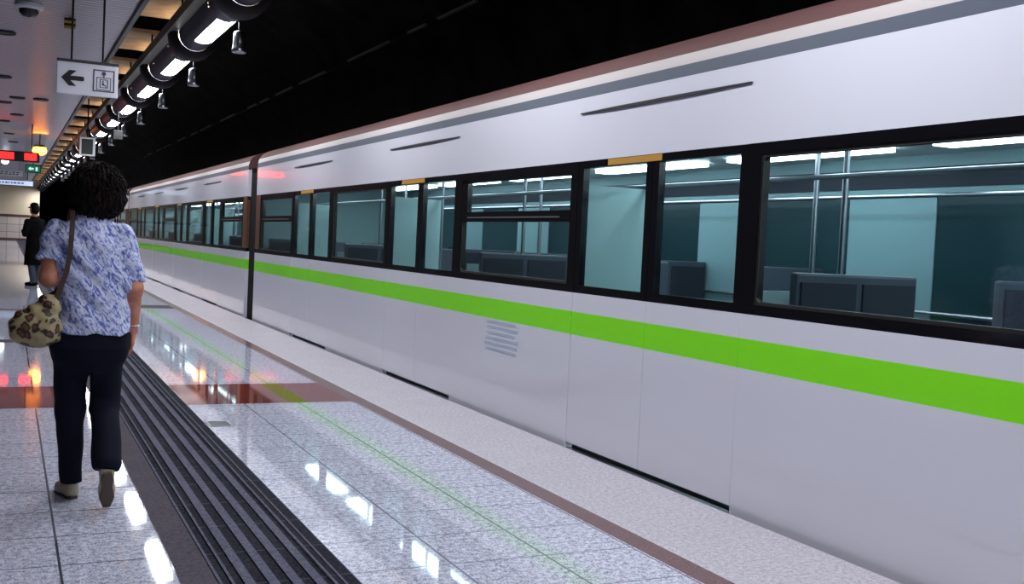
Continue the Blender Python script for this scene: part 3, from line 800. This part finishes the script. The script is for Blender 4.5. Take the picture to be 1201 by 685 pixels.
def blouse_sdf(p):
    d = sd_stack(p, BL, 2.2)
    d = smin(d, sd_cone(p, SHL, (-.170, -.02, 1.225), .058, .058), .035)
    d = smin(d, sd_cone(p, SHR, (.212, -.02, 1.14), .056, .060), .035)
    # sleeve and hem ends cut clean
    q = np.maximum(.868+.012*np.sin(p[:, 0]*40)-p[:, 2], -9)
    d = np.maximum(d, q)
    dl = (np.array((SHL))-np.array((-.170, -.02, 1.225))); dl /= np.linalg.norm(dl)
    inl = p[:, 0] < -.14
    d = np.where(inl, np.maximum(d, -((p-np.array((-.17, -.02, 1.222), 'f4'))@dl.astype('f4'))), d)
    inr = p[:, 0] > .208
    d = np.where(inr & (p[:, 2] < 1.135), np.maximum(d, 1.128-p[:, 2]), d)
    # folds
    fold = .0035*np.sin((p[:, 0]*.8+p[:, 2]*.55)*62+2.2*np.sin(p[:, 2]*11+p[:, 0]*6))+.003*np.sin(p[:, 2]*46+p[:, 0]*30+1.5*np.sin(p[:, 1]*20))
    return d+fold-.001
polygonise('blouse', blouse_sdf, (-.29, -.17, .84), (.32, .17, 1.5), .005, M['blouse'], wm)
TR = [(.61, .028, .0, .01, .01), (.67, .028, .0, .09, .07), (.74, .028, .0, .168, .108), (.80, .026, -.006, .184, .124), (.87, .03, -.004, .18, .122), (.93, .034, .0, .165, .11)]
def trouser_sdf(p):
    d = sd_stack(p, TR)
    for a, b, c, rh in ((HIPL, KNL, (ANL[0], ANL[1]-.012, .10), .056), (HIPR, KNR, (.110, -.138, .245), .070)):
        e1 = sd_cone(p, a, b, .097, .068); e2 = sd_cone(p, b, c, .068, rh)
        d = smin(d, smin(e1, e2, .03), .03)
    # hems
    left = p[:, 0] < .032
    d = np.where(left & (p[:, 2] < .5), np.maximum(d, .085-p[:, 2]), d)
    sh = np.array(KNR)-np.array((.110, -.138, .245)); sh /= np.linalg.norm(sh); sh = (sh*.75+np.array((.18, 0, .6))); sh /= np.linalg.norm(sh)
    d = np.where(~left & (p[:, 2] < .42), np.maximum(d, -((p-np.array((.110, -.138, .205), 'f4'))@sh.astype('f4'))), d)
    gap = np.where(p[:, 2] < .70, np.minimum(.009, (.70-p[:, 2])*.2)-np.abs(p[:, 0]-.028-.0*p[:, 2]), -1)
    return np.maximum(d, np.where(p[:, 2] < .70, gap, -1))+wob(p, 34, .004, 1.0)
polygonise('trousers', trouser_sdf, (-.2, -.27, .06), (.26, .33, .95), .006, M['navy'], wm)
def hair_sdf(p):
    c = np.array((.037, .0, 1.578), 'f4')
    d = sd_ell(p, c+np.array((0, .006, .012), 'f4'), (.124, .128, .124))
    d = smin(d, sd_ell(p, c+np.array((.012, -.035, -.055), 'f4'), (.118, .085, .085)), .04)
    d = smin(d, sd_ell(p, c+np.array((-.005, -.03, -.10), 'f4'), (.075, .06, .05)), .03)
    # face opening
    d = -smin(-d, sd_ell(p, c+np.array((0, .15, -.05), 'f4'), (.085, .10, .13)), .02)
    an = np.arctan2(p[:, 0]-c[0], p[:, 1]-c[1]); el = (p[:, 2]-c[2])
    st = .0045*np.sin(an*26+el*60+2*np.sin(el*50))+.004*np.sin(an*47-el*38+1.7*np.sin(an*9))+.0045*np.sin(el*85+an*8)
    return d+st
hr = polygonise('hair', hair_sdf, (-.13, -.18, 1.40), (.2, .18, 1.74), .005, M['hair'], wm)
# loose tufts around the outline
tf = MB(); r = random.Random(11)
for i in range(620):
    th = r.uniform(0, 2*PI); ph = math.asin(r.uniform(-.75, .98))
    nrm = Vector((math.cos(ph)*math.sin(th), math.cos(ph)*math.cos(th), math.sin(ph)))
    if nrm.y > .45 and nrm.z < .35: continue
    if nrm.z < -.3 and nrm.x < .1: continue
    base = Vector((.037, .0, 1.58))+Vector((nrm.x*.118, nrm.y*.122, nrm.z*.118+(.004 if nrm.z > 0 else -.02)))
    tang = (Vector((0, -.25, -1))-nrm*Vector((0, -.25, -1)).dot(nrm)); tang = tang.normalized() if tang.length > .1 else Vector((1, 0, 0))
    side = nrm.cross(tang)*r.uniform(-.8, .8)
    L = r.uniform(.03, .065); dirv = (tang+side).normalized()
    pts = [base, base+dirv*L*.5+nrm*r.uniform(.006, .018), base+dirv*L+nrm*r.uniform(.004, .022)]
    tf.tube(pts, [.0042, .0034, .0006], 5, False)
tf.build('hair_tuft', M['hair'], hr, fix=False)
# shoes
def shoe_sdf(p, heel, toe, upv):
    heel, toe, upv = (np.array(v, float) for v in (heel, toe, upv)); d_ = toe-heel; L = np.linalg.norm(d_); d_ /= L
    upv = upv-d_*(upv@d_); upv /= np.linalg.norm(upv); sd = np.cross(d_, upv)
    q = np.stack([(p-heel)@sd, (p-heel)@d_, (p-heel)@upv], 1).astype('f4')
    return q, L
def shoe(nm, heel, toe, upv):
    def up_(p):
        q, L = shoe_sdf(p, heel, toe, upv)
        d = sd_cone(q, (0, .032, .040), (0, L*.72, .034), .034, .036); d = smin(d, sd_cone(q, (0, L*.6, .034), (0, L-.032, .028), .036, .026), .02)
        d = smin(d, sd_cone(q, (0, .03, .04), (0, .034, .075), .032, .03), .02)
        d = -smin(-d, sd_cone(q, (0, .045, .11), (0, .09, .105), .03, .03), .012)
        return np.maximum(d, .012-q[:, 2])
    def so_(p):
        q, L = shoe_sdf(p, heel, toe, upv)
        w = np.interp(q[:, 1], [0, .04, .1, L*.72, L], [.020, .029, .025, .036, .018])
        t_ = q[:, 1]; dx = np.abs(q[:, 0])-w; dy = np.maximum(-t_-.002, t_-L); dz = np.maximum(-q[:, 2], q[:, 2]-np.where(t_ < .07, .016, .014))
        return np.maximum(np.maximum(dx, dy), dz)
    c = (np.array(heel)+np.array(toe))/2; lo, hi = c-.17, c+.17
    o = polygonise(nm, up_, lo, hi, .004, M['shoe'], wm); polygonise('sole', so_, lo, hi, .004, M['sole'], o); return o
shoe('shoe', (-.018, .16, .0), (-.085, .375, .0), (0, 0, 1))
shoe('shoe', (.108, -.215, .205), (.120, -.075, .006), (0, .80, .6))
MB().lathe([(.029, -.004), (.033, 0), (.029, .004), (.0265, 0), (.029, -.004)], (.228, .03, .905), n=24).build('bracelet', M['silver'], wm)
# --- bag
bag = thing('shoulder_bag', 'leopard print shoulder bag hanging at the left side of the walking woman', 'bag', (.352, 5.57, .8))
def bag_sdf(p):
    q = p*np.array((1, 1.0, 1), 'f4')
    A, B, C = (-.165, -.135, .215), (-.245, -.11, .105), (-.185, -.14, .10)
    q2 = q.copy(); q2[:, 1] = (q[:, 1]+.125)*1.25-.125
    d = sd_cone(q2, A, B, .045, .08); d = smin(d, sd_cone(q2, A, C, .045, .075), .04); d = smin(d, sd_cone(q2, B, C, .08, .075), .04)
    return d+.006*np.sin(q[:, 0]*55+q[:, 2]*30)*np.sin(q[:, 2]*48-q[:, 1]*25)+.003*np.sin(q[:, 2]*90+q[:, 0]*60)
bg = polygonise('bag_body', bag_sdf, (-.36, -.27, -.02), (-.07, .02, .31), .005, M['leopard'], bag)
def ribbon(mb, pts, wdir, w, th):
    pts = [Vector(p) for p in pts]; V = []; F = []
    for i, p in enumerate(pts):
        tg = (pts[min(i+1, len(pts)-1)]-pts[max(i-1, 0)]).normalized(); a = Vector(wdir[i] if isinstance(wdir, list) else wdir); a = (a-tg*a.dot(tg)).normalized(); b = tg.cross(a)
        V += [p+a*w+b*th, p-a*w+b*th, p-a*w-b*th, p+a*w-b*th]
    for i in range(len(pts)-1):
        for k in range(4): F.append((i*4+k, i*4+(k+1) % 4, (i+1)*4+(k+1) % 4, (i+1)*4+k))
    mb.add(V, F, False)
sb = MB()
ribbon(sb, [(-.140, -.15, .23), (-.115, -.145, .30), (-.09, -.14, .38), (-.078, -.135, .46), (-.073, -.128, .55), (-.07, -.105, .62), (-.068, -.06, .662), (-.068, -.0, .678), (-.072, .06, .66), (-.074, .125, .60), (-.08, .165, .5), (-.088, .19, .36), (-.12, .19, .26), (-.19, .14, .215), (-.235, .03, .19), (-.225, -.06, .18)], (1, 0, 0.15), .0115, .0035)
sb.build('strap', M['strap'], bag)

# --- the man far down the platform
mn = thing('person', 'man in dark cap and dark clothes far down the platform', 'person', (.56, 25.8, 0), math.radians(38))
# local: y forward; rotated so that he looks left across the platform
def man_body(p):
    d = sd_stack(p, [(.85, 0, 0, .17, .12), (1.0, 0, 0, .16, .11), (1.3, 0, 0, .19, .12), (1.45, 0, 0, .17, .1), (1.5, 0, 0, .1, .07)])
    d = smin(d, sd_cone(p, (0, 0, 1.48), (0, .02, 1.6), .06, .055), .03)
    h = np.array((0, .03, 1.70))
    d = smin(d, sd_ell(p, h, (.077, .098, .118)), .02); d = smin(d, sd_ell(p, h+(0, .045, -.07), (.05, .05, .05)), .03)
    d = smin(d, sd_cone(p, h+(0, .09, 0), h+(0, .118, -.03), .012, .016), .012)
    for s in (-1, 1):
        d = smin(d, sd_ell(p, h+(s*.08, 0, -.01), (.012, .02, .032)), .008)
        d = -smin(-d, sd_ell(p, h+(s*.032, .1, .01), (.016, .012, .011)), .012)
        d = smin(d, sd_cone(p, (s*.19, 0, 1.42), (s*.26, -.02, 1.14), .055, .045), .03)
        w = (s*.12, .22, 1.22); d = smin(d, sd_cone(p, (s*.26, -.02, 1.14), w, .044, .03), .02)
        d = smin(d, eval_hand(p, MH[s], w), .012)
        d = smin(d, sd_cone(p, (s*.09, 0, .88), (s*.1, .04*s, .48), .09, .06), .03); d = smin(d, sd_cone(p, (s*.1, .04*s, .48), (s*.1, .1*s-.02, .09), .06, .04), .02)
        d = smin(d, sd_cone(p, (s*.1, .1*s-.02, .07), (s*.12, .1*s+.13, .035), .035, .03), .02)
    return d
MH = {s: hand_prims((s*.12, .22, 1.22), (-s*.6, .7, .25), (-s*.5, -.6, .2), (0, .2, 1), 1.05, .8) for s in (-1, 1)}
polygonise('body', man_body, (-.36, -.2, 0), (.36, .4, 1.84), .008, M['skin'], mn)
def man_coat(p):
    d = sd_stack(p, [(.46, 0, 0, .225, .17), (.85, 0, 0, .2, .15), (1.0, 0, 0, .185, .135), (1.3, 0, 0, .21, .14), (1.44, 0, 0, .19, .12), (1.5, 0, 0, .11, .085), (1.54, 0, .01, .075, .075)])
    for s in (-1, 1):
        d = smin(d, sd_cone(p, (s*.19, 0, 1.41), (s*.265, -.02, 1.14), .07, .06), .03); d = smin(d, sd_cone(p, (s*.265, -.02, 1.14), (s*.145, .18, 1.205), .058, .045), .02)
    return d+wob(p, 26, .006, 2.0)
polygonise('coat', man_coat, (-.36, -.24, .42), (.36, .34, 1.56), .01, M['mblack'], mn)
def man_tr(p):
    d = None
    for s in (-1, 1):
        e = smin(sd_cone(p, (s*.09, 0, .9), (s*.1, .04*s, .48), .105, .078), sd_cone(p, (s*.1, .04*s, .48), (s*.1, .1*s-.02, .09), .078, .062), .02); d = e if d is None else np.minimum(d, e)
    return np.maximum(d, .05-p[:, 2])+wob(p, 30, .004, 3.0)
polygonise('trousers', man_tr, (-.24, -.28, .03), (.24, .25, 1.0), .01, M['jeans'], mn)
for s in (-1, 1):
    polygonise('shoe', lambda p: np.maximum(sd_cone(p, (s*.1, .1*s-.05, .04), (s*.125, .1*s+.16, .035), .05, .042), -p[:, 2]), (s*.1-.09, .1*s-.14, -.01), (s*.12+.09, .1*s+.24, .12), .008, M['mblack'], mn)
cp_ = MB(); cp_.lathe([(.086, 0), (.092, .03), (.085, .07), (.055, .1), (.0, .112)], (0, .022, 1.74), n=24)
cp_.add([(.075*math.cos(a), .09+.10*math.sin(a) if math.sin(a) > 0 else .085, 1.738-.02*math.sin(a)) for a in [PI*i/12 for i in range(13)]]+[(.075*math.cos(a), .09+.10*math.sin(a) if math.sin(a) > 0 else .085, 1.75-.02*math.sin(a)) for a in [PI*i/12 for i in range(13)]], [tuple(range(13))[::-1], tuple(range(13, 26))]+[(i, i+1, 14+i, 13+i) for i in range(12)])
polygonise('hair', lambda p: np.maximum(sd_ell(p, (0, -.005, 1.70), (.088, .098, .122)), p[:, 1]-.045), (-.12, -.13, 1.55), (.12, .08, 1.84), .008, M['hair'], mn)
cp_.build('cap', M['mblack'], mn)

# ------------------------------------------------------------------ light and view
wd = bpy.data.worlds.new('world'); scn.world = wd; wd.use_nodes = True
wd.node_tree.nodes['Background'].inputs[0].default_value = (.5, .55, .65, 1); wd.node_tree.nodes['Background'].inputs[1].default_value = .02
scn.view_settings.view_transform = 'Standard'; scn.view_settings.look = 'None'
scn.view_settings.exposure = .46; scn.view_settings.gamma = 1; scn.view_settings.use_curve_mapping = False
scn.cycles.max_bounces = 8; scn.cycles.diffuse_bounces = 4; scn.cycles.glossy_bounces = 4; scn.cycles.transparent_max_bounces = 16
scn.cycles.use_denoising = True
scn.cycles.sample_clamp_indirect = 6
